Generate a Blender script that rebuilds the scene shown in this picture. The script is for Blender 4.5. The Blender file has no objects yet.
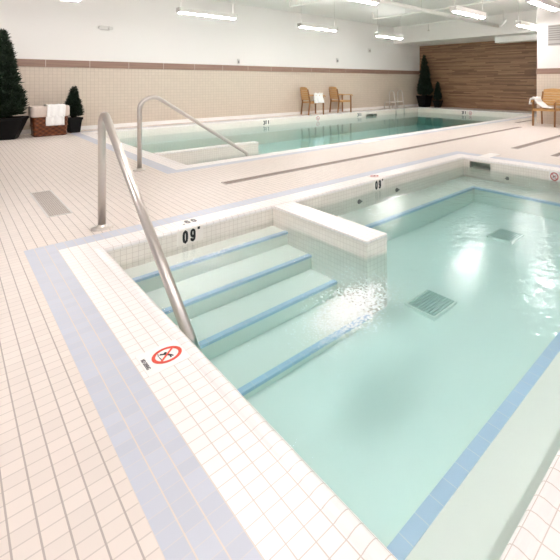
import bpy, bmesh, math, random
from mathutils import Vector, Matrix
random.seed(7)
S = bpy.context.scene
COL = S.collection
PI = math.pi

# ---------------------------------------------------------------- helpers
class MB:
    """collects shapes and links them as one mesh object"""
    def __init__(s):
        s.bm = bmesh.new()
    def poly(s, pts, mi=0):
        f = s.bm.faces.new([s.bm.verts.new(p) for p in pts])
        f.material_index = mi
        return f
    def box(s, x0, x1, y0, y1, z0, z1, M=None, mi=0):
        c = [Vector(p) for p in ((x0,y0,z0),(x1,y0,z0),(x1,y1,z0),(x0,y1,z0),(x0,y0,z1),(x1,y0,z1),(x1,y1,z1),(x0,y1,z1))]
        if M is not None: c = [M @ p for p in c]
        v = [s.bm.verts.new(p) for p in c]
        for q in ((3,2,1,0),(4,5,6,7),(0,1,5,4),(1,2,6,5),(2,3,7,6),(3,0,4,7)):
            f = s.bm.faces.new([v[i] for i in q]); f.material_index = mi
        return s
    def hexa(s, bot, top):
        v = [s.bm.verts.new(p) for p in list(bot) + list(top)]
        n = len(bot)
        s.bm.faces.new([v[i] for i in range(n-1, -1, -1)])
        s.bm.faces.new([v[n+i] for i in range(n)])
        for i in range(n):
            j = (i+1) % n
            s.bm.faces.new([v[i], v[j], v[n+j], v[n+i]])
        return s
    def tube(s, pts, r, n=12, caps=True):
        pts = [Vector(p) for p in pts]
        rs = r if isinstance(r, (list, tuple)) else [r]*len(pts)
        rings = []
        prev = None
        for i, p in enumerate(pts):
            t = ((pts[min(i+1, len(pts)-1)] - p).normalized() + (p - pts[max(i-1, 0)]).normalized())
            t = t.normalized()
            if prev is None:
                a = Vector((0,0,1)) if abs(t.z) < .9 else Vector((1,0,0))
                u = t.cross(a).normalized()
            else:
                u = (prev - t*prev.dot(t)).normalized()
            prev = u
            w = t.cross(u)
            rings.append([s.bm.verts.new(p + rs[i]*(math.cos(2*PI*k/n)*u + math.sin(2*PI*k/n)*w)) for k in range(n)])
        for a, b in zip(rings, rings[1:]):
            for k in range(n):
                f = s.bm.faces.new([a[k], a[(k+1) % n], b[(k+1) % n], b[k]]); f.smooth = True
        if caps:
            s.bm.faces.new(rings[0][::-1]); s.bm.faces.new(rings[-1])
        return s
    def lathe(s, prof, c=(0,0,0), n=24):
        rings = [[s.bm.verts.new((c[0]+r*math.cos(2*PI*k/n), c[1]+r*math.sin(2*PI*k/n), c[2]+z)) for k in range(n)] for r, z in prof]
        for a, b in zip(rings, rings[1:]):
            for k in range(n):
                f = s.bm.faces.new([a[k], a[(k+1) % n], b[(k+1) % n], b[k]]); f.smooth = True
        s.bm.faces.new(rings[0][::-1]); s.bm.faces.new(rings[-1])
        return s
    def xform(s, M):
        bmesh.ops.transform(s.bm, matrix=M, verts=s.bm.verts); return s
    def build(s, name, mat, parent=None, bevel=0, smooth=False, recalc=True):
        if recalc: bmesh.ops.recalc_face_normals(s.bm, faces=s.bm.faces)
        me = bpy.data.meshes.new(name)
        s.bm.to_mesh(me); s.bm.free()
        for m in (mat if isinstance(mat, (list, tuple)) else [mat]): me.materials.append(m)
        o = bpy.data.objects.new(name, me); COL.objects.link(o)
        if parent is not None: o.parent = parent
        if smooth:
            for p in me.polygons: p.use_smooth = True
        if bevel:
            b = o.modifiers.new('bevel', 'BEVEL'); b.width = bevel; b.segments = 2; b.limit_method = 'ANGLE'
        return o

def tag(o, label=None, cat=None, group=None, kind=None):
    if label: o['label'] = label
    if cat: o['category'] = cat
    if group: o['group'] = group
    if kind: o['kind'] = kind
    return o
def empty(name, loc=(0,0,0), rz=0, **k):
    o = bpy.data.objects.new(name, None); COL.objects.link(o)
    o.location = loc; o.rotation_euler = (0,0,rz); o.empty_display_size = .1
    return tag(o, **k)
def kids(o): return [c for c in COL.objects if c.parent == o]
def copy_tree(o, parent=None):
    c = o.copy(); COL.objects.link(c)
    if parent is not None: c.parent = parent
    for ch in kids(o): copy_tree(ch, c)
    return c
def arc(c, r, a0, a1, n, ux, uy):
    c = Vector(c); ux = Vector(ux); uy = Vector(uy)
    return [c + r*math.cos(a0+(a1-a0)*i/n)*ux + r*math.sin(a0+(a1-a0)*i/n)*uy for i in range(n+1)]
def fillet(pts, r, n=8):
    """round the inner corners of a polyline"""
    P = [Vector(p) for p in pts]; out = [P[0]]
    for i in range(1, len(P)-1):
        a, b, c = P[i-1], P[i], P[i+1]
        u = (a-b).normalized(); w = (c-b).normalized()
        rr = r[i-1] if isinstance(r, (list, tuple)) else r
        ang = u.angle(w); d = rr/math.tan(ang/2)
        m = (u+w).normalized()*(rr/math.sin(ang/2)) + b
        s = b+u*d-m; e = b+w*d-m
        for k in range(n+1):
            t = k/n
            q = s.lerp(e, t); q = q.normalized()*rr
            out.append(m+q)
    out.append(P[-1])
    return out

# ---------------------------------------------------------------- materials
def newmat(name):
    m = bpy.data.materials.new(name); m.use_nodes = True
    nt = m.node_tree; nt.nodes.clear()
    return m, nt
def N(nt, t, **k):
    n = nt.nodes.new(t)
    for a, b in k.items(): setattr(n, a, b)
    return n
def math_(nt, op, a, b=None, c=None):
    n = N(nt, 'ShaderNodeMath', operation=op)
    for i, x in enumerate((a, b, c)):
        if x is None: continue
        if isinstance(x, (int, float)): n.inputs[i].default_value = x
        else: nt.links.new(x, n.inputs[i])
    return n.outputs[0]
def mixc(nt, f, a, b, mode='MIX'):
    n = N(nt, 'ShaderNodeMix', data_type='RGBA', blend_type=mode)
    if isinstance(f, (int, float)): n.inputs[0].default_value = f
    else: nt.links.new(f, n.inputs[0])
    for i, x in ((6, a), (7, b)):
        if isinstance(x, tuple): n.inputs[i].default_value = (*x, 1)
        else: nt.links.new(x, n.inputs[i])
    return n.outputs[2]
def lin(*c):
    return tuple(((x/255+.055)/1.055)**2.4 if x/255 > .04045 else x/255/12.92 for x in c)
def principled(nt, color, rough=.5, metal=0, spec=.5, normal=None):
    b = N(nt, 'ShaderNodeBsdfPrincipled'); o = N(nt, 'ShaderNodeOutputMaterial')
    if isinstance(color, tuple): b.inputs['Base Color'].default_value = (*color, 1)
    else: nt.links.new(color, b.inputs['Base Color'])
    if isinstance(rough, (int, float)): b.inputs['Roughness'].default_value = rough
    else: nt.links.new(rough, b.inputs['Roughness'])
    b.inputs['Metallic'].default_value = metal
    b.inputs['Specular IOR Level'].default_value = spec
    if normal is not None: nt.links.new(normal, b.inputs['Normal'])
    nt.links.new(b.outputs[0], o.inputs[0])
    return b
def coords(nt, off=(0,0,0)):
    tc = N(nt, 'ShaderNodeTexCoord'); mp = N(nt, 'ShaderNodeMapping')
    mp.inputs['Location'].default_value = (-off[0], -off[1], -off[2])
    nt.links.new(tc.outputs['Object'], mp.inputs[0])
    return mp.outputs[0]
def plain(name, c, rough=.5, metal=0, noise=0, scale=8, spec=.5, bump=0):
    m, nt = newmat(name)
    col = c; nrm = None
    if noise or bump:
        v = coords(nt)
        t = N(nt, 'ShaderNodeTexNoise'); t.inputs['Scale'].default_value = scale; t.inputs['Detail'].default_value = 3
        nt.links.new(v, t.inputs['Vector'])
        if noise: col = mixc(nt, t.outputs[0], tuple(x*(1-noise) for x in c), tuple(min(1, x*(1+noise)) for x in c))
        if bump:
            b = N(nt, 'ShaderNodeBump'); b.inputs['Strength'].default_value = bump; b.inputs['Distance'].default_value = .01
            nt.links.new(t.outputs[0], b.inputs['Height']); nrm = b.outputs[0]
    principled(nt, col, rough, metal, spec, nrm)
    return m
def tile(name, base, grout, p, off=(0,0,0), w=.003, amt=(1,1,1), rough=.35, var=.03, spec=.5):
    m, nt = newmat(name)
    v = coords(nt, off)
    sx = N(nt, 'ShaderNodeSeparateXYZ'); nt.links.new(v, sx.inputs[0])
    ge = N(nt, 'ShaderNodeNewGeometry'); sn = N(nt, 'ShaderNodeSeparateXYZ'); nt.links.new(ge.outputs['Normal'], sn.inputs[0])
    mask = None; cells = N(nt, 'ShaderNodeCombineXYZ')
    for i in range(3):
        q = math_(nt, 'DIVIDE', sx.outputs[i], p[i])
        fr = math_(nt, 'FRACT', q)
        d = math_(nt, 'ABSOLUTE', math_(nt, 'SUBTRACT', fr, .5))
        l = math_(nt, 'GREATER_THAN', d, .5 - w/2/p[i])
        free = math_(nt, 'LESS_THAN', math_(nt, 'ABSOLUTE', sn.outputs[i]), .7)
        l = math_(nt, 'MULTIPLY', math_(nt, 'MULTIPLY', l, free), amt[i])
        nt.links.new(math_(nt, 'MULTIPLY', math_(nt, 'FLOOR', q), free), cells.inputs[i])
        mask = l if mask is None else math_(nt, 'MAXIMUM', mask, l)
    wn = N(nt, 'ShaderNodeTexWhiteNoise'); nt.links.new(cells.outputs[0], wn.inputs[0])
    c = mixc(nt, wn.outputs['Value'], tuple(x*(1-var) for x in base), tuple(min(1, x*(1+var)) for x in base))
    c = mixc(nt, mask, c, grout)
    r = math_(nt, 'ADD', math_(nt, 'MULTIPLY', mask, .4), rough)
    principled(nt, c, r, 0, spec)
    return m
def emit(name, c, s):
    m, nt = newmat(name)
    e = N(nt, 'ShaderNodeEmission'); e.inputs[0].default_value = (*c, 1); e.inputs[1].default_value = s
    o = N(nt, 'ShaderNodeOutputMaterial'); nt.links.new(e.outputs[0], o.inputs[0])
    return m
def wood(name, a, b, scale=(2, 30, 30), rough=.45):
    m, nt = newmat(name)
    tc = N(nt, 'ShaderNodeTexCoord'); mp = N(nt, 'ShaderNodeMapping'); mp.inputs['Scale'].default_value = scale
    nt.links.new(tc.outputs['Object'], mp.inputs[0])
    t = N(nt, 'ShaderNodeTexNoise'); t.inputs['Scale'].default_value = 1; t.inputs['Detail'].default_value = 5
    nt.links.new(mp.outputs[0], t.inputs['Vector'])
    principled(nt, mixc(nt, t.outputs[0], a, b), rough)
    return m
def planks(name):
    """thin horizontal boards of mixed browns, on a wall of constant x"""
    m, nt = newmat(name)
    v = coords(nt); sx = N(nt, 'ShaderNodeSeparateXYZ'); nt.links.new(v, sx.inputs[0])
    row = math_(nt, 'FLOOR', math_(nt, 'DIVIDE', sx.outputs[2], .045))
    wr = N(nt, 'ShaderNodeTexWhiteNoise', noise_dimensions='1D'); nt.links.new(row, wr.inputs['W'])
    sh = math_(nt, 'ADD', math_(nt, 'DIVIDE', sx.outputs[1], 1.1), math_(nt, 'MULTIPLY', wr.outputs['Value'], 7.3))
    cell = N(nt, 'ShaderNodeCombineXYZ'); nt.links.new(math_(nt, 'FLOOR', sh), cell.inputs[0]); nt.links.new(row, cell.inputs[1])
    wc = N(nt, 'ShaderNodeTexWhiteNoise'); nt.links.new(cell.outputs[0], wc.inputs[0])
    mp = N(nt, 'ShaderNodeMapping'); mp.inputs['Scale'].default_value = (1, 1.6, 26); nt.links.new(v, mp.inputs[0])
    g = N(nt, 'ShaderNodeTexNoise'); g.inputs['Scale'].default_value = 1.5; g.inputs['Detail'].default_value = 4; nt.links.new(mp.outputs[0], g.inputs['Vector'])
    f = math_(nt, 'ADD', math_(nt, 'MULTIPLY', wc.outputs['Value'], .55), math_(nt, 'MULTIPLY', g.outputs[0], .5))
    c = mixc(nt, f, lin(94, 65, 47), lin(180, 138, 105))
    fr = math_(nt, 'FRACT', math_(nt, 'DIVIDE', sx.outputs[2], .045))
    c = mixc(nt, math_(nt, 'MULTIPLY', math_(nt, 'LESS_THAN', fr, .08), .6), c, lin(64, 44, 32))
    principled(nt, c, .5)
    return m
def water(name, absorb, density, ripple, jets):
    """clear water: Fresnel mirror over a transparent body that absorbs along the way"""
    m, nt = newmat(name)
    v = coords(nt)
    n1 = N(nt, 'ShaderNodeTexNoise'); n1.inputs['Scale'].default_value = 3.0; n1.inputs['Detail'].default_value = 3
    n2 = N(nt, 'ShaderNodeTexNoise'); n2.inputs['Scale'].default_value = 13.0; n2.inputs['Detail'].default_value = 4; n2.inputs['Distortion'].default_value = .8
    for n in (n1, n2): nt.links.new(v, n.inputs['Vector'])
    h = math_(nt, 'ADD', math_(nt, 'MULTIPLY', n1.outputs[0], ripple[0]), math_(nt, 'MULTIPLY', n2.outputs[0], ripple[1]))
    for (x, y, r, amp) in jets:                       # churned patches over the jets
        d = N(nt, 'ShaderNodeVectorMath', operation='DISTANCE'); nt.links.new(v, d.inputs[0]); d.inputs[1].default_value = (x, y, 0)
        fall = N(nt, 'ShaderNodeMapRange', interpolation_type='SMOOTHSTEP')
        fall.inputs['From Min'].default_value = r; fall.inputs['From Max'].default_value = .08*r
        nt.links.new(d.outputs['Value'], fall.inputs['Value'])
        n3 = N(nt, 'ShaderNodeTexNoise'); n3.inputs['Scale'].default_value = 22; n3.inputs['Detail'].default_value = 5; n3.inputs['Distortion'].default_value = 1.5
        nt.links.new(v, n3.inputs['Vector'])
        h = math_(nt, 'ADD', h, math_(nt, 'MULTIPLY', math_(nt, 'MULTIPLY', fall.outputs[0], n3.outputs[0]), amp))
    bp = N(nt, 'ShaderNodeBump'); bp.inputs['Strength'].default_value = 1; bp.inputs['Distance'].default_value = 1
    nt.links.new(h, bp.inputs['Height'])
    fr = N(nt, 'ShaderNodeFresnel'); fr.inputs['IOR'].default_value = 1.33; nt.links.new(bp.outputs[0], fr.inputs['Normal'])
    gl = N(nt, 'ShaderNodeBsdfGlossy'); gl.inputs['Roughness'].default_value = .045; nt.links.new(bp.outputs[0], gl.inputs['Normal'])
    tr = N(nt, 'ShaderNodeBsdfTransparent')
    mx = N(nt, 'ShaderNodeMixShader'); nt.links.new(fr.outputs[0], mx.inputs[0]); nt.links.new(tr.outputs[0], mx.inputs[1]); nt.links.new(gl.outputs[0], mx.inputs[2])
    va = N(nt, 'ShaderNodeVolumeAbsorption'); va.inputs['Color'].default_value = (*absorb, 1); va.inputs['Density'].default_value = density
    o = N(nt, 'ShaderNodeOutputMaterial'); nt.links.new(mx.outputs[0], o.inputs['Surface']); nt.links.new(va.outputs[0], o.inputs['Volume'])
    return m

TP = .0515
WARM_G = lin(196, 180, 168)
M = {}
M['deck'] = tile('deck_tile', lin(226, 215, 207), lin(160, 148, 141), (TP, TP, TP), w=.0042, amt=(.75, .4, 1), rough=.42, var=.03)
def ringmats(px, py):
    return (tile('blue_tile', lin(194, 198, 210), lin(220, 208, 198), (TP, TP, TP), (px, py, 0), w=.0035, amt=(.9, .35, .9), rough=.4),
            tile('coping_tile', lin(243, 238, 236), lin(204, 190, 182), (TP, TP, TP), (px, py, 0), w=.003, amt=(.8, .8, .8), rough=.3, var=.01))
M['face'] = tile('pool_face_tile', lin(246, 238, 230), lin(206, 194, 185), (.036, .036, .036), w=.003, amt=(.7, .7, .7), rough=.25, var=.02)
M['plaster'] = plain('pool_plaster', lin(243, 243, 237), .6, noise=.02, scale=2.5)
M['nosing'] = tile('nosing_tile', lin(190, 212, 236), lin(214, 224, 236), (TP*1.5, TP*1.5, TP*1.5), w=.003, rough=.3)
M['wall_tile'] = tile('wall_tile', lin(214, 199, 183), lin(186, 169, 153), (.075, .075, .075), w=.006, amt=(.7, .7, .7), rough=.4, var=.02)
M['paint'] = plain('white_paint', lin(236, 232, 229), .6)
M['ceil'] = plain('ceiling_paint', lin(236, 234, 231), .7)
M['white'] = plain('white_enamel', lin(238, 236, 232), .35)
M['ltgrey'] = plain('light_grey_enamel', lin(212, 208, 204), .4)
M['band'] = wood('band_wood', lin(128, 98, 84), lin(172, 140, 124), (1.2, 1.2, 30))
M['planks'] = planks('plank_wall')
M['steel'] = plain('brushed_steel', lin(214, 207, 201), .32, 1)
M['drain'] = tile('drain_grate', lin(196, 186, 178), lin(160, 150, 143), (.014, .014, .014), w=.004, rough=.5)
M['slot'] = tile('slot_grate', lin(164, 149, 139), lin(118, 103, 94), (.03, .03, .03), w=.010, rough=.5)
M['maindrain'] = plain('main_drain_plastic', lin(204, 214, 208), .5)
M['dark'] = plain('dark_recess', lin(196, 202, 192), .8)
M['black'] = plain('black_ink', lin(22, 22, 24), .5)
M['grey'] = plain('grey_ink', lin(112, 106, 108), .5)
M['red'] = plain('red_ink', lin(226, 70, 42), .45)
M['crimson'] = plain('crimson_ink', lin(186, 32, 40), .45)
M['plate'] = plain('sign_glaze', lin(247, 244, 241), .3)
M['jet2'] = plain('drain_sump', lin(158, 176, 170), .6)
M['cream'] = plain('cream_glaze', lin(246, 239, 232), .3)
M['boardgrey'] = plain('board_grey', lin(186, 182, 178), .5)
M['rowgrey'] = plain('row_grey', lin(150, 145, 141), .5)
M['jet'] = plain('jet_plastic', lin(44, 54, 54), .4)
M['teak'] = wood('teak', lin(168, 122, 68), lin(220, 174, 112), (9, 9, 40))
M['teak_dark'] = wood('teak_brown', lin(112, 74, 38), lin(160, 112, 62), (30, 30, 6))
M['towel'] = plain('terry_cloth', lin(246, 244, 242), .95, bump=.6, scale=160)
M['linen'] = plain('linen_liner', lin(214, 198, 188), .9, noise=.06, scale=30, bump=.3)
M['pot'] = plain('black_pot', lin(9, 8, 8), .6, spec=.2)
M['soil'] = plain('soil', lin(40, 30, 24), .9, noise=.3, scale=40)
M['trunk'] = plain('bark', lin(58, 42, 30), .9, noise=.2, scale=20)
M['leafA'] = plain('conifer_green', lin(26, 44, 26), .7, noise=.5, scale=25)
M['lamp'] = emit('lamp_lens', (1, .962, .958), 190)
M['uplamp'] = emit('lamp_uplight', (1, .962, .958), 26)

def wicker():
    m, nt = newmat('wicker')
    v = coords(nt); sx = N(nt, 'ShaderNodeSeparateXYZ'); nt.links.new(v, sx.inputs[0])
    u = math_(nt, 'ADD', sx.outputs[0], sx.outputs[1])
    a = math_(nt, 'SINE', math_(nt, 'MULTIPLY', u, 2*PI/.10))
    b = math_(nt, 'SINE', math_(nt, 'MULTIPLY', sx.outputs[2], 2*PI/.085))
    h = math_(nt, 'MULTIPLY', math_(nt, 'ADD', math_(nt, 'MULTIPLY', a, b), 1), .5)
    t = N(nt, 'ShaderNodeTexNoise'); t.inputs['Scale'].default_value = 14; nt.links.new(v, t.inputs['Vector'])
    c = mixc(nt, math_(nt, 'ADD', math_(nt, 'MULTIPLY', h, .6), math_(nt, 'MULTIPLY', t.outputs[0], .4)), lin(42, 20, 10), lin(146, 78, 38))
    bp = N(nt, 'ShaderNodeBump'); bp.inputs['Distance'].default_value = .012; nt.links.new(h, bp.inputs['Height'])
    principled(nt, c, .5, normal=bp.outputs[0])
    return m
M['wicker'] = wicker()

# ---------------------------------------------------------------- measures (metres; camera above the origin)
YAW = .7245
SX0, SX1, SY0, SY1 = .71, 5.07, .463, 3.27        # spa, inside
LX0, LX1, LY0, LY1 = 2.15, 13.4, 5.74, 10.95     # lap pool, inside
CW, BW = .215, .155                               # coping and blue band widths
OUT = CW + BW
WZ, LWZ = -.125, -.19                             # water levels
DX0, DX1, DY0, DY1 = -4.0, 14.5, -2.0, 11.75      # hall
CEIL = 3.45

# ---------------------------------------------------------------- camera
cam = bpy.data.cameras.new('camera'); co = bpy.data.objects.new('camera', cam); COL.objects.link(co)
co.location = (0, 0, 1.12); co.rotation_euler = (PI/2, 0, YAW - PI/2)
cam.sensor_width = 36; cam.sensor_fit = 'HORIZONTAL'; cam.lens = 404/560*36
cam.shift_x = -(402-280)/560; cam.shift_y = (81.45-280)/560
cam.clip_start = .02
S.camera = co

# ---------------------------------------------------------------- hall
def ring_boxes(mb, x0, x1, y0, y1, w, z0, z1):
    mb.box(x0-w, x0, y0-w, y1+w, z0, z1); mb.box(x1, x1+w, y0-w, y1+w, z0, z1)
    mb.box(x0, x1, y0-w, y0, z0, z1); mb.box(x0, x1, y1, y1+w, z0, z1)
fl = MB()
a0, a1, b0, b1 = SX0-OUT, SX1+OUT, SY0-OUT, SY1+OUT
c0, c1, d0, d1 = LX0-OUT, LX1+OUT, LY0-OUT, LY1+OUT
for (x0, x1, y0, y1) in ((DX0, DX1, DY0, b0), (DX0, a0, b0, b1), (a1, DX1, b0, b1), (DX0, DX1, b1, d0),
                         (DX0, c0, d0, d1), (c1, DX1, d0, d1), (DX0, DX1, d1, DY1+.1)):
    fl.box(x0, x1, y0, y1, -.06, 0)
tag(fl.build('floor', M['deck']), kind='structure')

def coping_ring(name, x0, x1, y0, y1, mat, parent=None):
    """bullnosed coping swept round the pool edge"""
    prof = [(.0, -.022), (0, -.018), (.003, -.008), (.009, -.001), (.018, .0035), (.032, .005), (.046, .003), (.056, .0), (CW, 0), (CW, -.022)]
    mb = MB(); rings = []
    for (d, z) in prof:
        rings.append([mb.bm.verts.new(p) for p in ((x0-d, y0-d, z), (x1+d, y0-d, z), (x1+d, y1+d, z), (x0-d, y1+d, z))])
    for a, b in zip(rings, rings[1:]):
        for k in range(4):
            mb.bm.faces.new([a[k], a[(k+1) % 4], b[(k+1) % 4], b[k]])
    for k in range(4):
        mb.bm.faces.new([rings[-1][k], rings[-1][(k+1) % 4], rings[0][(k+1) % 4], rings[0][k]])
    return mb.build(name, mat, parent)

def wall_x(mb, x, th, y0, y1, z0, z1, hole=None):
    """pool wall whose face is at x, thickness th (signed), with an optional opening (y0,y1,z0,z1)"""
    xa, xb = min(x, x+th), max(x, x+th)
    if not hole: mb.box(xa, xb, y0, y1, z0, z1); return
    h0, h1, g0, g1 = hole
    mb.box(xa, xb, y0, h0, z0, z1); mb.box(xa, xb, h1, y1, z0, z1)
    mb.box(xa, xb, h0, h1, z0, g0); mb.box(xa, xb, h0, h1, g1, z1)
def wall_y(mb, y, th, x0, x1, z0, z1, hole=None):
    ya, yb = min(y, y+th), max(y, y+th)
    if not hole: mb.box(x0, x1, ya, yb, z0, z1); return
    h0, h1, g0, g1 = hole
    mb.box(x0, h0, ya, yb, z0, z1); mb.box(h1, x1, ya, yb, z0, z1)
    mb.box(h0, h1, ya, yb, z0, g0); mb.box(h0, h1, ya, yb, g1, z1)

# ---------------------------------------------------------------- spa pool
blueS, copS = ringmats(SX0-OUT, SY1+OUT)
rb = MB(); ring_boxes(rb, SX0-CW, SX1+CW, SY0-CW, SY1+CW, BW, -.06, 0)
tag(rb.build('trim_1', blueS), kind='structure')
spa = empty('spa_pool', (SX0, SY0, 0), label='near tiled spa pool with white coping, submerged steps, benches and a low dividing wall', cat='pool')
def spart(mb, name, mat, parent=spa, **k):
    if parent is spa: mb.xform(Matrix.Translation((-SX0, -SY0, 0)))
    return mb.build(name, mat, parent, **k)
# coping keeps world coordinates in its mesh so the tile grid lines up
def keep(o, root):
    o.parent = root; o.matrix_parent_inverse = Matrix.Translation(root.location).inverted(); return o
keep(coping_ring('coping', SX0, SX1, SY0, SY1, copS), spa)
def sfloor(x, y):
    """spa floor: falls gently towards the steps"""
    u = min(1, max(0, (x-.71)/3.9)); w = min(1, max(0, (y-.8)/2.0))
    return -.60 + .14*max(u, w*.8)
SKIM = (2.83, 3.17, -.135, -.042)
WT = .05
mb = MB()
wall_x(mb, SX0, -WT, SY0-WT, SY1+WT, -.95, -.021); wall_x(mb, SX1, WT, SY0-WT, SY1+WT, -.95, -.021, SKIM)
wall_y(mb, SY0, -WT, SX0, SX1, -.95, -.021); wall_y(mb, SY1, WT, SX0, SX1, -.95, -.021)
keep(mb.build('pool_wall', M['face']), spa)
mb = MB()
nx, ny = 24, 16
gv = [[mb.bm.verts.new((SX0+(SX1-SX0)*i/nx, SY0+(SY1-SY0)*j/ny, sfloor(SX0+(SX1-SX0)*i/nx, SY0+(SY1-SY0)*j/ny))) for j in range(ny+1)] for i in range(nx+1)]
for i in range(nx):
    for j in range(ny):
        mb.bm.faces.new([gv[i][j], gv[i+1][j], gv[i+1][j+1], gv[i][j+1]])
keep(mb.build('pool_floor', M['plaster'], smooth=True), spa)
# steps
PX0, PX1, PY0 = 1.95, 2.15, 2.05
ys = [SY1, 3.04, 2.70, 2.38, 2.00]; zs = [-.175, -.28, -.385, -.49]
for k in range(4):
    x1 = PX0 if k < 3 else PX0+.02
    st = keep(MB().box(SX0, PX0, ys[k+1], ys[k], -.9, zs[k]).build('step', M['plaster']), spa)
    n = MB(); n.box(SX0, PX0, ys[k+1]-.004, ys[k+1]+.042, zs[k]-.014, zs[k]+.003)
    tag(keep(n.build('nosing', M['nosing']), st), label='pale blue tile nosing')
# benches
BZ = -.275; BF = 2.81; BR = 4.61; BN = .83
for (x0, x1, y0, y1, nos) in ((PX1, SX1, BF, SY1, (PX1, BR, BF-.004, BF+.045)), (BR, SX1, SY0, BF, (BR-.004, BR+.045, BN, BF+.045)), (SX0, BR, SY0, BN, (SX0, BR+.055, BN-.055, BN+.004))):
    b = keep(MB().box(x0, x1, y0, y1, -.9, BZ).build('bench', M['plaster']), spa)
    tag(keep(MB().box(*nos, BZ-.02, BZ+.003).build('nosing', M['nosing']), b), label='pale blue tile nosing')
# dividing wall beside the steps: tiled body and bullnosed cap
pw = keep(MB().box(PX0, PX1, PY0, SY1+.01, -.9, -.018).build('dividing_wall', M['face']), spa)
keep(MB().box(PX0-.003, PX1+.003, PY0-.003, SY1, -.02, .004).build('cap', copS, bevel=.010), pw)
# jets under the benches, skimmer box
def jet(loc, nrm):
    m = MB(); n = Vector(nrm)
    u = Vector((0,0,1)).cross(n)
    m.tube([Vector(loc), Vector(loc)+n*.012], [.026, .02], 14)
    m.box(-.03, .03, -.008, 0, -.006, .006, Matrix.Translation(Vector(loc)+n*.012) @ Matrix((( u.x, -n.x, 0, 0), (u.y, -n.y, 0, 0), (0, 0, 1, 0), (0,0,0,1))))
    return tag(keep(m.build('jet_nozzle', M['jet']), spa), label='dark jet nozzle')
jet((2.99, SY1, -.19), (0,-1,0)); jet((3.60, SY1, -.185), (0,-1,0)); jet((SX1, 2.57, -.20), (-1,0,0))
def skimmer_box(name, x0, x1, y0, y1, z0, z1, root, openside):
    m = MB(); t = .01
    m.box(x0, x1, y0, y1, z1, z1+t); m.box(x0, x1, y0, y1, z0-t, z0)
    if openside == 'x':
        m.box(x1, x1+t, y0, y1, z0-t, z1+t); m.box(x0, x1, y0-t, y0, z0-t, z1+t); m.box(x0, x1, y1, y1+t, z0-t, z1+t)
    else:
        m.box(x0, x1, y1, y1+t, z0-t, z1+t); m.box(x0-t, x0, y0, y1, z0-t, z1+t); m.box(x1, x1+t, y0, y1, z0-t, z1+t)
    return tag(keep(m.build(name, M['dark']), root), label='dark skimmer opening')
skimmer_box('skimmer', SX1+.02, SX1+.2, SKIM[0], SKIM[1], SKIM[2], SKIM[3], spa, 'x')
# water bodies
wS = water('spa_water', (.06, .935, .985), .31, (.007, .0042), [(1.52, 1.74, .50, .011), (1.3, 2.75, .6, .004), (3.6, 1.5, 1.2, .002), (5.0, 1.6, .9, .003)])
mb = MB(); mb.box(SX0-.02, SX1+.02, SY0-.02, SY1+.02, -.93, WZ)
tag(mb.build('spa_water', wS), label='clear rippled pale aqua water in the near spa pool', cat='water', kind='stuff')

def foam():
    """froth thrown up by the jet at the end of the dividing wall"""
    rnd = random.Random(11); m = MB()
    c = Vector((1.49, 1.68, WZ))
    for _ in range(2900):
        u = rnd.gauss(0, .18); v = rnd.gauss(0, .085)
        p = c + u*Vector((.96, .28, 0)) + v*Vector((-.28, .96, 0))
        if PX0-.02 < p.x < PX1+.02 and p.y > PY0-.02: continue
        L = rnd.uniform(.003, .0095)*(1.2-min(1, abs(u)*2)); w = L*rnd.uniform(.35, .8); a = rnd.gauss(-.85, .5)
        ca, sa = math.cos(a), math.sin(a); hz = rnd.uniform(.001, .004)
        ring = [m.bm.verts.new((p.x+L*math.cos(t)*ca-w*math.sin(t)*sa, p.y+L*math.cos(t)*sa+w*math.sin(t)*ca, p.z-.001)) for t in (0, 1.05, 2.09, 3.14, 4.19, 5.24)]
        top = m.bm.verts.new((p.x, p.y, p.z+hz))
        for k in range(6):
            m.bm.faces.new([ring[k], ring[(k+1) % 6], top]).smooth = True
    o = m.build('foam', M['foam'])
    tag(o, label='white churning foam on the water at the end of the dividing wall', cat='foam', kind='stuff')
M['foam'] = plain('froth', lin(250, 252, 252), .4)
foam()

# ---------------------------------------------------------------- lap pool
blueL, copL = ringmats(LX0-OUT, LY0-OUT)
rb = MB(); ring_boxes(rb, LX0-CW, LX1+CW, LY0-CW, LY1+CW, BW, -.06, 0)
tag(rb.build('trim_2', blueL), kind='structure')
lap = empty('lap_pool', (LX0, LY0, 0), label='long swimming pool with white coping along the beige tiled back wall', cat='pool')
keep(coping_ring('coping', LX0, LX1, LY0, LY1, copL), lap)
LSK = (10.36, 10.93, -.19, -.11)
LF = -.72
mb = MB()
wall_x(mb, LX0, -WT, LY0-WT, LY1+WT, LF-.2, -.021); wall_x(mb, LX1, WT, LY0-WT, LY1+WT, LF-.2, -.021)
wall_y(mb, LY0, -WT, LX0, LX1, LF-.2, -.021); wall_y(mb, LY1, WT, LX0, LX1, LF-.2, -.021, LSK)
keep(mb.build('pool_wall', M['face']), lap)
keep(MB().box(LX0, LX1, LY0, LY1, LF-.1, LF).build('pool_floor', M['plaster']), lap)
skimmer_box('skimmer', LSK[0], LSK[1], LY1+.02, LY1+.2, LSK[2], LSK[3], lap, 'y')
dw = keep(MB().box(LX0, 3.83, 6.93, 7.10, LF, -.018).build('dividing_wall', M['face']), lap)
keep(MB().box(LX0, 3.833, 6.927, 7.103, -.02, .004).build('cap', copL, bevel=.010), dw)
xs = [LX0, 2.5, 2.85, 3.2, 3.55]
for k in range(4):
    st = keep(MB().box(xs[k], xs[k+1], LY0, 6.93, LF, -.27-.13*k).build('step', M['plaster']), lap)
    tag(keep(MB().box(xs[k+1]-.055, xs[k+1]+.004, LY0, 6.93, -.27-.13*k-.034, -.27-.13*k+.003).build('nosing', M['nosing']), st), label='pale blue tile nosing')
wL = water('lap_water', (.0, .88, .90), .19, (.0016, .0005), [])
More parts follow.
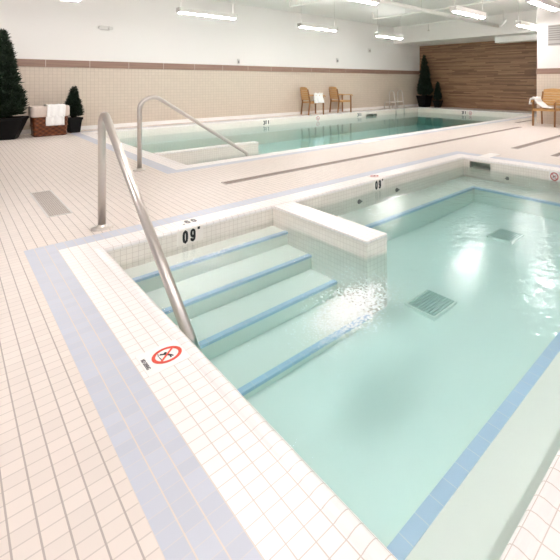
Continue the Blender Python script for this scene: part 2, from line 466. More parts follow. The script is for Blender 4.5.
mb = MB(); mb.box(LX0-.02, LX1+.02, LY0-.02, LY1+.02, LF-.05, LWZ)
tag(mb.build('lap_water', wL), label='still teal water in the long pool by the back wall', cat='water', kind='stuff')

# ---------------------------------------------------------------- walls and ceiling
BZ0, BZ1 = 1.44, 1.60
wb = MB(); wb.box(DX0, DX1+.2, DY1, DY1+.15, 0, CEIL)
wb = tag(wb.build('wall_back', M['paint']), kind='structure')
MB().box(DX0, DX1, DY1-.012, DY1, 0, BZ0).build('tile_wainscot', M['wall_tile'], wb)
mb = MB(); x = DX0
while x < DX1:
    mb.box(x, min(x+.78, DX1)-.009, DY1-.03, DY1, BZ0, BZ1); x += .78
mb.build('wood_band', M['band'], wb)
MB().box(DX0, DX1, DY1-.026, DY1, BZ0+.002, BZ1-.002).build('band_joint', M['linen'], wb)
tag(MB().box(DX0, DX1, DY1-.03, DY1-.012, 0, .09).build('baseboard_back', M['plate']), kind='structure')
tag(MB().box(DX1, DX1+.15, 4.3, DY1, 0, CEIL).build('wall_end', M['planks']), kind='structure')
BX = 12.75
tag(MB().box(BX, DX1, 4.44, DY1, 2.74, CEIL).build('wall_bulkhead', M['paint']), kind='structure')
CX, CY = 10.56, 4.485
wr = MB(); wr.box(CX, DX1+.15, DY0, CY, 0, CEIL)
wr = tag(wr.build('wall_right', M['paint']), kind='structure')
mb = MB(); mb.box(CX-.012, CX, DY0, CY, 0, 1.315); mb.box(CX, DX1, CY, CY+.012, 0, 1.315)
mb.build('tile_wainscot', M['wall_tile'], wr)
mb = MB(); mb.box(CX-.025, CX, DY0, CY+.0, 1.315, 1.465); mb.box(CX-.025, DX1, CY, CY+.025, 1.315, 1.465)
mb.build('wood_band', M['band'], wr)
tag(MB().box(DX0, DX1+.15, DY0, DY1+.15, CEIL, CEIL+.12).build('ceiling', M['ceil']), kind='structure')
# ledge hung below the bulkhead
tag(MB().box(13.3, 13.7, 4.5, 7.25, 2.53, 2.739).build('roller_screen_case', M['white'], bevel=.01), label='long white case fixed under the bulkhead above the wood wall', cat='case')

# ---------------------------------------------------------------- handrails
def handrail(name, pts, rads, base, label):
    o = empty(name, base, label=label, cat='handrail', group=None)
    T = Matrix.Translation(-Vector(base))
    MB().tube(fillet(pts, rads, 10), .0255, 20).xform(T).build('rail', M['steel'], o)
    f = MB(); f.lathe([(.068, 0), (.068, .008), (.060, .015), (.034, .018), (.030, .03), (.026, .032)], (0,0,0), 28)
    f.build('flange', M['steel'], o)
    return o
handrail('handrail', [(.79, 3.755, .0), (.79, 3.755, .94), (.79, 1.40, -.567)], [.088], (.79, 3.755, 0),
         'stainless steel handrail slanting down into the near spa steps')
handrail('handrail', [(1.62, 5.85, 0), (1.62, 5.85, 1.06), (3.04, 5.85, .03), (3.12, 5.85, -.25)], [.15, .03], (1.62, 5.85, 0),
         'stainless steel handrail slanting down into the long pool steps')

# ---------------------------------------------------------------- pool ladder
def ladder():
    o = empty('pool_ladder', (12.0, 11.3, 0), label='chrome ladder with two hooped rails at the far edge of the long pool', cat='ladder')
    for dx in (0, .5):
        pts = fillet([(dx, 0, 0), (dx, 0, .78), (dx, -.24, .72), (dx, -.34, .12), (dx, -.36, -.24)], [.13, .15, .2], 8)
        MB().tube(pts, .024, 12).build('rail', M['steel'], o)
        MB().tube(fillet([(dx, .30, 0), (dx, .26, .27), (dx, -.30, .30)], [.1], 8), .022, 10).build('brace', M['steel'], o)
        MB().lathe([(.055, 0), (.055, .01), (.03, .02)], (dx, 0, 0), 16).build('flange', M['steel'], o)
    return o
ladder()

# ---------------------------------------------------------------- drains
def drain(x0, x1, y0, y1, label, mat, group=None, frame=.012):
    o = empty('trench_drain', ((x0+x1)/2, (y0+y1)/2, 0), label=label, cat='drain', group=group)
    w, h = (x1-x0)/2, (y1-y0)/2
    MB().box(-w+frame, w-frame, -h+frame, h-frame, -.004, .0035).build('grate', mat, o)
    m = MB(); ring_boxes(m, -w+frame, w-frame, -h+frame, h-frame, frame, -.004, .005)
    m.build('frame', M['ltgrey'] if mat is M['drain'] else M['drain'], o)
drain(.555, .72, 4.38, 5.46, 'short wide grey drain grate in the deck left of the near handrail', M['drain'])
drain(2.02, 9.35, 4.34, 4.46, 'long thin brown grey trench drain running between the two pools', M['slot'])
drain(10.25, 11.35, 4.88, 4.98, 'short dark trench drain near the corner of the wood wall', M['slot'])
drain(6.30, 9.3, 3.0, 3.13, 'dark trench drain beyond the spa, in front of the armchair on the right', M['slot'])
drain(6.05, 8.2, 2.25, 2.36, 'faint trench drain at the right edge, behind the spa corner', M['slot'])

# main drains on the spa floor
for (x, y, lab) in ((2.39, 1.83, 'square grey drain grate on the spa floor nearer the dividing wall'), (3.84, 1.97, 'square grey drain grate on the spa floor farther from the dividing wall')):
    z = sfloor(x, y)
    o = empty('floor_drain', (x, y, z), label=lab, cat='drain')
    m = MB()
    for k in range(9):
        m.box(-.125, .125, -.12+k*.027, -.105+k*.027, .004, .024)
    m.build('grille', M['maindrain'], o)
    m = MB(); m.box(-.128, .128, -.128, .128, -.01, .003); m.build('sump', M['jet2'], o)
    m = MB(); ring_boxes(m, -.128, .128, -.128, .128, .012, -.01, .020); m.build('frame', M['plaster'], o)

# ---------------------------------------------------------------- signs and marks
def text_mesh(s, size, mat, parent, name, right, up, at, sx=1.0, bold=0.0, depth=.0008, center=True):
    cu = bpy.data.curves.new('lettering', 'FONT'); cu.body = s; cu.size = size; cu.offset = bold
    cu.align_x = 'CENTER' if center else 'LEFT'; cu.align_y = 'CENTER'; cu.extrude = depth
    t = bpy.data.objects.new('lettering', cu); COL.objects.link(t)
    bpy.context.view_layer.update()
    dg = bpy.context.evaluated_depsgraph_get()
    me = bpy.data.meshes.new_from_object(t.evaluated_get(dg))
    bpy.data.objects.remove(t); bpy.data.curves.remove(cu)
    r, u = Vector(right).normalized(), Vector(up).normalized(); n = r.cross(u)
    MM = Matrix(((r.x*sx, u.x, n.x, 0), (r.y*sx, u.y, n.y, 0), (r.z*sx, u.z, n.z, 0), (0,0,0,1)))
    me.transform(Matrix.Translation(at) @ MM)
    me.materials.clear(); me.materials.append(mat)
    o = bpy.data.objects.new(name, me); COL.objects.link(o); o.parent = parent
    return o
GLYPH = {
 '0': [[(.5,1),(.2,.9),(.1,.7),(.1,.3),(.2,.1),(.5,0),(.8,.1),(.9,.3),(.9,.7),(.8,.9),(.5,1)]],
 '9': [[(.9,.55),(.75,.42),(.5,.38),(.2,.45),(.1,.62),(.1,.78),(.22,.93),(.5,1),(.78,.93),(.9,.78),(.9,.3),(.78,.08),(.5,0),(.22,.07),(.1,.25)]],
 '3': [[(.1,.85),(.3,1),(.7,1),(.9,.85),(.9,.65),(.7,.52),(.4,.52)],[(.7,.52),(.9,.38),(.9,.15),(.7,0),(.3,0),(.1,.15)]],
 'F': [[(.12,0),(.12,1),(.9,1)],[(.12,.5),(.75,.5)]], 'T': [[(.5,0),(.5,1)],[(.0,1),(1,1)]],
 '"': [[(.25,1),(.25,.6)],[(.75,1),(.75,.6)]] }
def glyphs(txt, h, wd, gap, sw, mat, parent, name, F, z=.0024):
    """bold block figures built from strokes, centred on the frame F"""
    m = MB(); n = len(txt); tot = n*wd+(n-1)*gap
    for i, ch in enumerate(txt):
        for st in GLYPH[ch]:
            P = [Vector((-tot/2+i*(wd+gap)+sw/2+x*(wd-sw), -h/2+sw/2+y*(h-sw), 0)) for x, y in st]
            closed = (P[0]-P[-1]).length < 1e-6
            if closed: P = P[:-1]
            L = []
            for k, p in enumerate(P):
                a = P[k-1] if (k or closed) else None; b = P[(k+1) % len(P)] if (k < len(P)-1 or closed) else None
                d1 = (p-a).normalized() if a else (b-p).normalized(); d2 = (b-p).normalized() if b else d1
                n1 = Vector((-d1.y, d1.x, 0)); n2 = Vector((-d2.y, d2.x, 0)); mm = (n1+n2).normalized()
                w = sw/2/max(.5, mm.dot(n1))
                q = p.copy()
                if a is None: q -= d1*sw*.0
                L.append((q-mm*w, q+mm*w))
            R = range(len(L) if closed else len(L)-1)
            for k in R:
                (a0, a1), (b0, b1) = L[k], L[(k+1) % len(L)]
                m.hexa([(*v.xy, z-.002) for v in (a0, b0, b1, a1)], [(*v.xy, z) for v in (a0, b0, b1, a1)])
    m.xform(F); return m.build(name, mat, parent)
def frame(right, up, at=(0,0,0)):
    r, u = Vector(right).normalized(), Vector(up).normalized(); n = r.cross(u)
    return Matrix.Translation(at) @ Matrix(((r.x, u.x, n.x, 0), (r.y, u.y, n.y, 0), (r.z, u.z, n.z, 0), (0,0,0,1)))
def plate(parent, w, h, F, mat=None, t=.002):
    return MB().box(-w/2, w/2, -h/2, h/2, 0, t).xform(F).build('tile_plate', mat or M['plate'], parent)
def depth_sign(at, right, up, label, h=.10, mat=None, w=.17, hh=None, sx=.62, txt='09', inch=True, wide=None, group=None, t=.002):
    o = empty('depth_marker', at, label=label, cat='sign', group=group)
    F = frame(right, up)
    n = Vector(right).cross(Vector(up)).normalized()
    plate(o, w, hh or h*1.12, F, M['cream'], t=t)
    m = mat or M['black']
    wd = h*.46
    glyphs(txt, h, wd, h*.10, h*(.17 if inch else .24), m, o, 'digits', frame(right, up, Vector(right)*(-h*.10 if inch else 0)), t+.0012)
    if inch:
        glyphs('"', h*.6, h*.26, 0, h*.09, m, o, 'inch_mark', frame(right, up, Vector(right)*(h*.62) + Vector(up)*(h*.30)), t+.0012)
    return o
def no_diving(at, right, up, label, r, ring, words=False, pw=None, ph=None, shift=0, t=.002):
    o = empty('no_diving_sign', at, label=label, cat='sign')
    F = frame(right, up)
    if words: MB().box(-pw/2, pw/2, -ph/2, ph/2, 0, t).xform(frame(right, up, Vector(up)*shift)).build('tile_plate', M['plate'], o)
    else: plate(o, pw or r*2.4, ph or r*2.3, F, t=t)
    m = MB(); n = 40; z = t+.0005
    for k in range(n):
        a, b = 2*PI*k/n, 2*PI*(k+1)/n
        ri = r*.77
        m.hexa([(r*math.cos(a), r*math.sin(a), z), (r*math.cos(b), r*math.sin(b), z), (ri*math.cos(b), ri*math.sin(b), z), (ri*math.cos(a), ri*math.sin(a), z)],
               [(r*math.cos(a), r*math.sin(a), z+.0012), (r*math.cos(b), r*math.sin(b), z+.0012), (ri*math.cos(b), ri*math.sin(b), z+.0012), (ri*math.cos(a), ri*math.sin(a), z+.0012)])
    m.xform(F).build('ring', ring, o)
    m = MB(); m.box(-r*.9, r*.9, -r*.075, r*.075, z+.0004, z+.0016, Matrix.Rotation(-PI/4, 4, 'Z'))
    m.xform(F).build('slash', ring, o)
    # diver: head, body, arms and legs, and the waves below
    m = MB()
    q = [(-.30, -.02), (-.1, .06), (.12, .10)]
    def bar(a, b, w):
        a, b = Vector((*a, 0))*r, Vector((*b, 0))*r
        d = b-a; ang = math.atan2(d.y, d.x)
        m.box(0, d.length, -w*r/2, w*r/2, z, z+.0008, Matrix.Translation(a) @ Matrix.Rotation(ang, 4, 'Z'))
    bar((-.18, -.08), (.22, .18), .15); bar((.2, .16), (.52, .12), .10); bar((.2, .2), (.46, .30), .09)
    bar((-.16, -.06), (-.42, -.34), .08); bar((-.14, -.1), (-.36, -.40), .08)
    for k in range(10):
        a, b = 2*PI*k/10, 2*PI*(k+1)/10; c = Vector((-.30*r, -.02*r, 0)); rr = .11*r
        m.hexa([(c.x, c.y, z), (c.x+rr*math.cos(a), c.y+rr*math.sin(a), z), (c.x+rr*math.cos(b), c.y+rr*math.sin(b), z)],
               [(c.x, c.y, z+.0008), (c.x+rr*math.cos(a), c.y+rr*math.sin(a), z+.0008), (c.x+rr*math.cos(b), c.y+rr*math.sin(b), z+.0008)])
    bar((-.55, -.45), (-.2, -.52), .05); bar((-.1, -.5), (.35, -.48), .05)
    m.xform(F).build('diver', M['black'], o)
    if words:
        text_mesh('NO DIVING', r*.36, M['grey'], o, 'lettering', right, up, Vector(up)*(-r*1.44) + Vector((0,0,t+.0006)), .8, r*.012)
    return o
X, Y, Z = (1,0,0), (0,1,0), (0,0,1)
depth_sign((1.245, SY1, -.062), X, Z, 'black 09 depth number on the tiled wall above the spa steps', h=.098, w=.19, hh=.115)
depth_sign((3.29, SY1, -.062), X, Z, 'black 09 depth number on the far spa wall above the bench', h=.098, w=.19, hh=.115)
depth_sign((1.29, 3.41, 0), (-1,0,0), (0,-1,0), 'grey upside-down 09 depth tile set flat in the coping behind the spa steps', h=.085, mat=M['grey'], w=.2, hh=.12)
no_diving((3.36, 3.41, 0), (-1,0,0), (0,-1,0), 'small round no diving tile flat in the coping behind the far bench', .05, M['crimson'])
no_diving((.600, 1.815, 0), (0,-1,0), X, 'orange ringed no diving sign on the left coping beside the near handrail', .0535, M['red'], True, .17, .155, -.012)
no_diving((SX1, 1.93, -.075), (0,-1,0), Z, 'red ringed no diving sign on the right wall of the spa', .052, M['crimson'])
for (x, lab) in ((6.30, 'black depth number on the far side of the long pool, left of the wooden armchairs'), (10.02, 'black depth number on the far side of the long pool beside the skimmer')):
    depth_sign((x, LY1, -.10), X, Z, lab, h=.13, w=.22, hh=.16, txt='3FT', inch=False)
no_diving((8.17, LY1, -.10), X, Z, 'red no diving sign under the wooden armchairs on the long pool wall', .07, M['crimson'])
depth_sign((LX1, 8.64, -.10), (0,-1,0), Z, 'black depth number on the far end wall of the long pool', h=.13, w=.22, hh=.16, txt='3FT', inch=False)
no_diving((LX1, 8.34, -.10), (0,-1,0), Z, 'red no diving sign on the far end wall of the long pool', .07, M['crimson'])
for (x, y, lab) in ((5.25, 5.45, 'blank white tile let into the near edge of the long pool'), (5.45, 3.06, 'blank white tile let into the coping behind the spa skimmer')):
    o = MB().box(-.2, .2, -.09, .09, 0, .003).build('marker_tile', M['plate']); o.location = (x, y, 0)
    tag(o, label=lab, cat='tile')

# notice board on the right wall
nb = empty('notice_board', (CX, 3.84, 2.33), label='grey notice board with rows of small print on the white column', cat='sign')
MB().box(-.02, 0, -.34, .35, -.27, .27).build('board', M['boardgrey'], nb)
m = MB()
for k in range(9):
    if k == 7: continue
    m.box(-.023, -.018, -.30, .33, .215-k*.058, .25-k*.058)
m.build('print_rows', M['rowgrey'], nb)

# ---------------------------------------------------------------- pendant lights
def pendant():
    o = empty('pendant_light', (0,0,0))
    L = .62
    m = MB(); prof = [(-.085, 0), (.085, 0), (.075, .085), (-.075, .085)]
    m.hexa([(-L, y, z) for y, z in prof], [(L, y, z) for y, z in prof])
    m.box(-L, L, -.076, -.066, .085, .112); m.box(-L, L, .066, .076, .085, .112)
    m.build('housing', M['white'], o)
    MB().box(-L+.02, L-.02, -.022, .022, -.03, -.0005).build('diffuser', M['lamp'], o)
    MB().box(-L+.03, L-.03, -.05, .05, .0855, .088).build('uplight', M['uplamp'], o)
    for s in (-1, 1):
        MB().box(s*L-.012, s*L+.012, -.09, .09, -.008, .092).build('end_cap', M['ltgrey'], o)
        MB().tube([(s*(L-.05), 0, .08), (s*(L-.05), 0, CEIL-2.6)], .006, 6).build('hanger', M['ltgrey'], o)
    return o
P0 = pendant()
LIGHTS = [(3.90, 9.25, 'pendant strip light nearest the left of the back wall, above the tiled wainscot'),
          (6.92, 9.25, 'pendant strip light in front of the back wall above the pair of armchairs'),
          (9.82, 9.25, 'pendant strip light in front of the back wall nearest the wood wall'),
          (7.66, 4.80, 'large pendant strip light hanging beneath the thick white pipe'),
          (10.50, 4.72, 'pendant strip light close to the column, before the bulkhead'),
          (7.75, 3.16, 'pendant strip light at the top right in front of the white column'),
          (4.80, 5.45, 'pendant strip light over the deck between the pools, seen only mirrored in the spa'),
          (1.0, 9.25, 'pendant strip light over the potted conifer, above the frame'),
          (-.6, -.9, 'unseen strip light added behind the viewpoint on the left'), (2.4, -.9, 'unseen strip light added behind the viewpoint'),  # two unseen lamps, added to light the foreground deck
          (-1.6, 3.0, 'unseen strip light added over the left deck, above the frame'),  # added lamp out of view, brightens the left deck
          (1.55, 3.0, 'unseen strip light added over the spa steps, above the frame')]  # added lamp out of view, brightens the steps and the basin under water
for i, (x, y, lab) in enumerate(LIGHTS):
    o = P0 if i == 0 else copy_tree(P0)
    o.location = (x, y, 2.6); tag(o, lab, 'light', 'pendant strip lights under the ceiling')

# ---------------------------------------------------------------- pipes
def pipe(pts, r, label, hangers=(), name='ceiling_pipe', drop=None, mat='white'):
    o = empty(name, pts[0], label=label, cat='pipe')
    T = Matrix.Translation(-Vector(pts[0]))
    MB().tube(pts, r, 12).xform(T).build('pipe', M[mat], o)
    for p in hangers:
        MB().tube([Vector(p), (p[0], p[1], CEIL)], .007, 6).xform(T).build('hanger', M['ltgrey'], o)
    for p in (drop or ()):
        MB().tube([Vector(p[0]), Vector(p[1])], .012, 8).xform(T).build('drop', M['ltgrey'], o)
        MB().lathe([(.012, .03), (.03, .02), (.05, 0), (.012, -.01)], Vector(p[1])-Vector(pts[0]), 14).build('sprinkler_head', M['steel'], o)
    return o
pipe([(BX, 6.82, 3.05), (0, 6.82, 3.05)], .06, 'thick white main pipe running the length of the ceiling', [(11.5, 6.82, 3.05), (8.5, 6.82, 3.05), (5.5, 6.82, 3.05)])
pipe(fillet([(6.38, 9.82, 3.42), (6.38, 9.82, 3.2), (6.38, 0, 3.2)], [.05], 6), .024, 'thin pipe branching toward the back wall above the armchairs', [(6.38, 8.2, 3.2)])
pipe(fillet([(9.44, 9.64, 3.42), (9.44, 9.64, 3.2), (9.44, 0, 3.2)], [.05], 6), .024, 'thin pipe branching toward the back wall near the wood wall', [(9.44, 8.2, 3.2)])
pipe([(11.55, 9.9, 3.2), (11.55, 6.8, 3.2)], .022, 'short thin sprinkler pipe just before the bulkhead', [(11.55, 9.3, 3.2)],
     drop=[((11.55, 8.95, 3.2), (11.55, 8.95, 2.95))])
# spotlight at the end of the main pipe
sp = empty('spotlight', (12.0, 6.35, 3.0), label='small tilted white spotlight at the far end of the thick pipe', cat='light')
MB().tube([(0, 0, -.08), (.02, -.22, .12)], .045, 14).build('lamp_head', M['white'], sp)
MB().tube([(.01, -.11, .02), (.01, -.11, CEIL-3.0)], .012, 8).build('stem', M['ltgrey'], sp)

# small fittings on the back wall
o = empty('emergency_light', (2.53, DY1, 2.40), label='small white emergency light with two lamps on the left of the back wall', cat='light')
MB().box(-.09, .09, -.07, 0, -.05, .05).build('housing', M['ltgrey'], o, bevel=.01)
for s in (-1, 1):
    MB().tube([(s*.10, -.05, .0), (s*.10, -.12, -.01)], .042, 14).build('lamp_head', M['ltgrey'], o)
def fitting(name, x, z, w, h, lab, cat):
    o = empty(name, (x, DY1, z), label=lab, cat=cat)
    MB().box(-w/2, w/2, -.05, 0, -h/2, h/2).build('housing', M['ltgrey'], o, bevel=.008)
    MB().box(-w/4, w/4, -.062, -.05, -h/3, h/6).build('cover', M['grey'] if name != 'wall_alarm' else M['drain'], o)
    return o
fitting('wall_hook', 5.83, 1.72, .06, .16, 'small grey hook just above the wood band, left part of the back wall', 'hook')
fitting('wall_alarm', 11.27, 2.36, .14, .16, 'small grey alarm unit high on the back wall near the bulkhead', 'alarm')
fitting('wall_sensor', 9.63, 1.90, .07, .16, 'small grey box above the wood band over the right armchair', 'box')

# ---------------------------------------------------------------- armchairs
def armchair(name):
    o = empty(name)
    W, D, H = .28, .26, .44
    # seat of slats in a frame (faces +x)
    m = MB()
    for k in range(7): m.box(-D+.02+k*.073, -D+.082+k*.073, -W+.03, W-.03, H-.022, H)
    m.box(-D, D, -W+.005, -W+.035, H-.06, H-.002); m.box(-D, D, W-.035, W-.005, H-.06, H-.002)
    m.box(D-.03, D, -W+.03, W-.03, H-.06, H-.002)
    m.build('seat', M['teak'], o, bevel=.004)
    for sx in (-1, 1):
        for sy in (-1, 1):
            m = MB()
            if sx > 0:
                m.hexa([(D-.02+dx, sy*(W-.005)+dy, 0) for dx, dy in ((-.02,-.02),(.02,-.02),(.02,.02),(-.02,.02))],
                       [(D-.03+dx, sy*(W-.005)+dy, .645) for dx, dy in ((-.024,-.022),(.024,-.022),(.024,.022),(-.024,.022))])
            else:
                m.hexa([(-D-.05+dx, sy*(W-.015)+dy, 0) for dx, dy in ((-.02,-.02),(.02,-.02),(.02,.02),(-.02,.02))],
                       [(-D+dx, sy*(W-.015)+dy, H) for dx, dy in ((-.022,-.02),(.022,-.02),(.022,.02),(-.022,.02))])
                m.hexa([(-D+dx, sy*(W-.015)+dy, H) for dx, dy in ((-.022,-.02),(.022,-.02),(.022,.02),(-.022,.02))],
                       [(-D-.075+dx, sy*(W-.025)+dy, .86) for dx, dy in ((-.018,-.02),(.018,-.02),(.018,.02),(-.018,.02))])
            m.build('leg', M['teak_dark'], o, bevel=.005)
    # backrest: curved horizontal slats with a crowned top rail
    m = MB()
    for k in range(6):
        z0 = .50 + k*.065; h = .056 if k < 5 else .085
        n = 10
        for i in range(n):
            t0, t1 = -1+2*i/n, -1+2*(i+1)/n
            def P(t, z, d):
                lean = -.02-(z-H)*.17
                return (-D + lean - .02*(1-t*t) + d, t*(W-.035), z)
            cr = (lambda t: .028*(1-t*t)) if k == 5 else (lambda t: 0)
            m.hexa([P(t0, z0, -.009), P(t1, z0, -.009), P(t1, z0, .009), P(t0, z0, .009)],
                   [P(t0, z0+h+cr(t0), -.009), P(t1, z0+h+cr(t1), -.009), P(t1, z0+h+cr(t1), .009), P(t0, z0+h+cr(t0), .009)])
    m.build('backrest', M['teak'], o)
    for sy in (-1, 1):
        m = MB(); y = sy*(W+.0)
        pts = [(-D-.05, y*.95, .665), (-D+.12, y, .672), (0, y, .668), (D-.06, y, .66), (D+.03, y, .645), (D+.045, y, .62)]
        for a, b in zip(pts, pts[1:]):
            w = .028
            m.hexa([(a[0], a[1]-w, a[2]-.026), (b[0], b[1]-w, b[2]-.026), (b[0], b[1]+w, b[2]-.026), (a[0], a[1]+w, a[2]-.026)],
                   [(a[0], a[1]-w, a[2]), (b[0], b[1]-w, b[2]), (b[0], b[1]+w, b[2]), (a[0], a[1]+w, a[2])])
        m.build('armrest', M['teak'], o)
    return o
CH = armchair('wooden_armchair')
G = 'wooden armchairs'
for i, (x, y, a, lab) in enumerate(((8.28, 11.36, -.14, 'left wooden armchair with a white towel on its seat, against the back wall'),
                                    (9.52, 11.38, -.12, 'empty wooden armchair to the right of the towelled one by the back wall'),
                                    (10.10, 4.02, PI, 'slatted wooden armchair with a white towel, in front of the white column'))):
    o = CH if i == 0 else copy_tree(CH)
    o.location = (x, y, 0); o.rotation_euler = (0, 0, a); tag(o, lab, 'chair', G)

def towel(name, path, width, label, loc, rz=0, seed=1, n=14, th=.014, wave=.012, taper=None):
    """a folded cloth swept along a path in its own xz plane, with soft waves"""
    rnd = random.Random(seed); ph = rnd.random()*6
    pts = fillet(path, .03, 5) if len(path) > 2 else [Vector(p) for p in path]
    # resample
    P = [pts[0]]
    for a, b in zip(pts, pts[1:]):
        k = max(1, int((b-a).length/.03))
        for j in range(1, k+1): P.append(a.lerp(b, j/k))
    m = MB(); rows = []
    for i, p in enumerate(P):
        t = (P[min(i+1, len(P)-1)] - P[max(i-1, 0)]).normalized()
        nn = Vector((-t.z, 0, t.x))
        if nn.z < 0 and abs(t.z) < .5: nn = -nn
        s = i/(len(P)-1)
        w = width*(1 if taper is None else 1+taper*(s-.5))
        row = []
        for j in range(n+1):
            u = j/n-.5
            d = wave*(math.sin(u*17+ph+s*3)+.6*math.sin(u*31+ph*2-s*5)) * min(1, .25+s)
            row.append(p + Vector((0, u*w + .012*math.sin(s*9+ph), 0)) + nn*d)
        rows.append(row)
    V = [[m.bm.verts.new(q) for q in r] for r in rows]
    for i in range(len(V)-1):
        for j in range(n):
            f = m.bm.faces.new([V[i][j], V[i+1][j], V[i+1][j+1], V[i][j+1]]); f.smooth = True
    o = m.build(name, M['towel'])
    md = o.modifiers.new('thick', 'SOLIDIFY'); md.thickness = th; md.offset = 1 if False else 0
    o.location = loc; o.rotation_euler = (0, 0, rz)
    return tag(o, label=label, cat='towel')
# left chair: towel over the near armrest, spilling onto the seat
towel('towel', [(.15, 0, .47), (.0, 0, .50), (-.06, 0, .70), (-.14, 0, .72), (-.20, 0, .40)], .30, 'white towel slung over the arm of the left wooden armchair', (8.30, 11.36-.17, 0), -.14+PI/2, 3, wave=.026, taper=.5)
towel('towel', [(.44, 0, .46), (.24, 0, .475), (.07, 0, .60), (.025, 0, .695), (-.05, 0, .70), (-.07, 0, .54)], .40, 'white towel hung over the arm and seat of the armchair by the column', (10.03, 4.28, 0), -PI/2, 5, taper=.4, wave=.022)

# ---------------------------------------------------------------- laundry hamper
hp = empty('wicker_hamper', (1.43, 11.08, 0), label='brown wicker hamper with a pale cloth liner by the back wall', cat='hamper')
def loop(w, d, z, r=.06, n=4):
    P = []
    for (cx, cy, a) in ((w-r, d-r, 0), (-w+r, d-r, PI/2), (-w+r, -d+r, PI), (w-r, -d+r, 1.5*PI)):
        for k in range(n+1): P.append((cx+r*math.cos(a+PI/2*k/n), cy+r*math.sin(a+PI/2*k/n), z))
    return P
def loft(loops, closed_bot=True, closed_top=False):
    m = MB(); R = [[m.bm.verts.new(p) for p in l] for l in loops]; n = len(R[0])
    for a, b in zip(R, R[1:]):
        for k in range(n):
            f = m.bm.faces.new([a[k], a[(k+1) % n], b[(k+1) % n], b[k]]); f.smooth = True
    if closed_bot: m.bm.faces.new(R[0][::-1])
    if closed_top: m.bm.faces.new(R[-1])
    return m
loft([loop(.25, .19, .0), loop(.26, .20, .02), loop(.285, .225, .42), loop(.29, .23, .45), loop(.275, .215, .45), loop(.265, .205, .1)], True, True).build('basket', M['wicker'], hp)
loft([loop(.300, .24, .40), loop(.307, .247, .42), loop(.305, .245, .58), loop(.295, .236, .615), loop(.273, .216, .61), loop(.265, .205, .43)], False, True).build('liner', M['linen'], hp)
m = MB()
for k in range(3):
    m.tube([Vector(p) for p in loop(.262+.011*k*1.1, .202+.011*k, .03+.19*k)] + [Vector(loop(.262+.011*k*1.1, .202+.011*k, .03+.19*k)[0])], .012, 6)
m.build('woven_band', M['wicker'], hp)
towel('towel', [(-.10, 0, .58), (.02, 0, .64), (.27, 0, .64), (.285, 0, .40), (.275, 0, .22)], .29, 'white towel draped over the front of the wicker hamper', (1.50, 11.08, 0), -PI/2, 9, wave=.008)

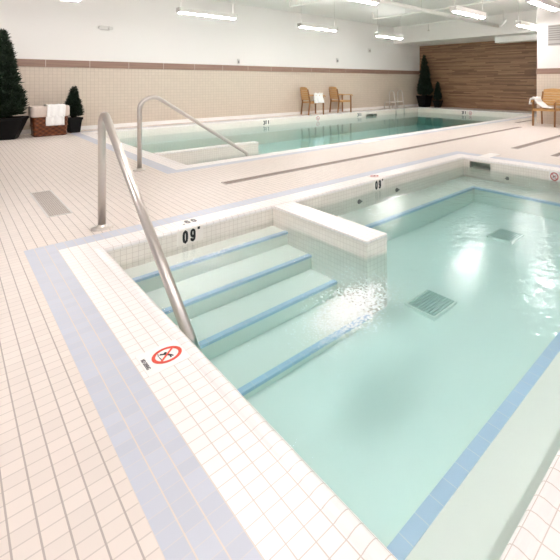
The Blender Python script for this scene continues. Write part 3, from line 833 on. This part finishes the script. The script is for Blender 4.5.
# ---------------------------------------------------------------- potted conifers
def square_pot(o, w0, w1, h):
    t = .02
    def sq(w, z): return [(-w, -w, z), (w, -w, z), (w, w, z), (-w, w, z)]
    m = MB(); L = [sq(w0, 0), sq(w1, h-.05), sq(w1+.015, h-.05), sq(w1+.015, h), sq(w1-t, h), sq(w1-t-.01, h-.06)]
    R = [[m.bm.verts.new(p) for p in l] for l in L]
    for a, b in zip(R, R[1:]):
        for k in range(4): m.bm.faces.new([a[k], a[(k+1) % 4], b[(k+1) % 4], b[k]])
    m.bm.faces.new(R[0][::-1]); m.bm.faces.new(R[-1])
    m.build('pot', M['pot'], o)
    MB().box(-w1+t, w1-t, -w1+t, w1-t, h-.058, h-.03).build('soil', M['soil'], o)
def conifer(name, loc, rz, label, pot, top, rad, seed, sprays, base_r=.7, group=None):
    rnd = random.Random(seed)
    o = empty(name, loc, rz, label=label, cat='plant', group=group)
    w0, w1, h = pot
    square_pot(o, w0, w1, h)
    MB().tube([(0,0,h-.04), (.01,0,(h+top)/2), (0,.01,top-.08)], [.035, .024, .006], 8).build('trunk', M['trunk'], o)
    m = MB(); z0 = h+.02
    def prof(t): return rad*((1-t)**.75)*(min(1, base_r+t*2.2)) + .012
    lumps = [(rnd.random(), rnd.random()*2*PI, rnd.uniform(.1, .38)) for _ in range(14)]
    for _ in range(sprays):
        t = 1-math.sqrt(rnd.random()) if rnd.random() < .75 else rnd.random()
        t = min(.985, t)
        a = rnd.random()*2*PI
        bulge = 1
        for (lt, la, lv) in lumps:
            da = abs((a-la+PI) % (2*PI)-PI)
            if da < .8 and abs(t-lt) < .12: bulge += lv*(1-da/.8)
        R = prof(t)*bulge*(.45+.55*math.sqrt(rnd.random()))
        z = z0+t*(top-z0)
        p = Vector((R*math.cos(a), R*math.sin(a), z))
        out = Vector((math.cos(a), math.sin(a), rnd.uniform(.6, 1.8))).normalized()
        ln = rnd.uniform(.06, .15)*(1.25-t*.6)*(rad/.3)**.5
        side = out.cross(Vector((rnd.uniform(-1,1), rnd.uniform(-1,1), rnd.uniform(-1,1)))).normalized()
        up = out.cross(side)
        for q in range(5):          # a spray of needled twigs
            d = (out + side*rnd.uniform(-.75, .75) + up*rnd.uniform(-.75, .75)).normalized()
            s2 = d.cross(Vector((rnd.uniform(-1,1), rnd.uniform(-1,1), 1))).normalized()*ln*.13
            b = p + d*ln*.25*rnd.random()
            m.poly([b - s2*.5, b + d*ln*.5 - s2, b + d*ln, b + d*ln*.5 + s2])
    # leader shoot
    for q in range(8):
        a = q*PI/4
        m.poly([(0, 0, top-.12), (.018*math.cos(a), .018*math.sin(a), top-.07), (0, 0, top), (.018*math.cos(a+.8), .018*math.sin(a+.8), top-.07)])
    # dense inner body so the crown is opaque
    core = [(max(.006, prof(k/10)*.62), z0-.01+(top-z0)*.97*k/10) for k in range(11)]
    m.lathe(core, n=14)
    m.build('foliage', M['leafA'], o, recalc=False)
    return o
conifer('potted_conifer', (.74, 10.98, 0), -.25, 'tall dark conifer in a black square pot at the left edge', (.19, .315, .42), 2.10, .225, 1, 2200)
conifer('potted_conifer', (1.87, 11.30, 0), .1, 'small dark conifer in a black tapered pot right of the wicker hamper', (.09, .118, .33), 1.0, .105, 2, 1100)
conifer('potted_conifer', (13.99, 11.06, 0), 0, 'tall dark conifer in a black pot in the corner by the wood wall', (.18, .25, .50), 2.25, .25, 3, 1500)
conifer('potted_conifer', (14.05, 10.38, 0), .2, 'small dark conifer in a black pot in front of the wood wall', (.11, .16, .30), 1.10, .12, 4, 800)

# ---------------------------------------------------------------- light and view
w = bpy.data.worlds.new('world'); S.world = w; w.use_nodes = True
bg = w.node_tree.nodes['Background']; bg.inputs[0].default_value = (1, .965, .96, 1); bg.inputs[1].default_value = .80
S.view_settings.view_transform = 'Standard'; S.view_settings.look = 'None'
S.view_settings.gamma = 1; S.view_settings.use_curve_mapping = False
S.view_settings.exposure = -.70
S.cycles.use_denoising = True
S.cycles.max_bounces = 16; S.cycles.transparent_max_bounces = 12; S.cycles.diffuse_bounces = 12
S.cycles.sample_clamp_indirect = 0
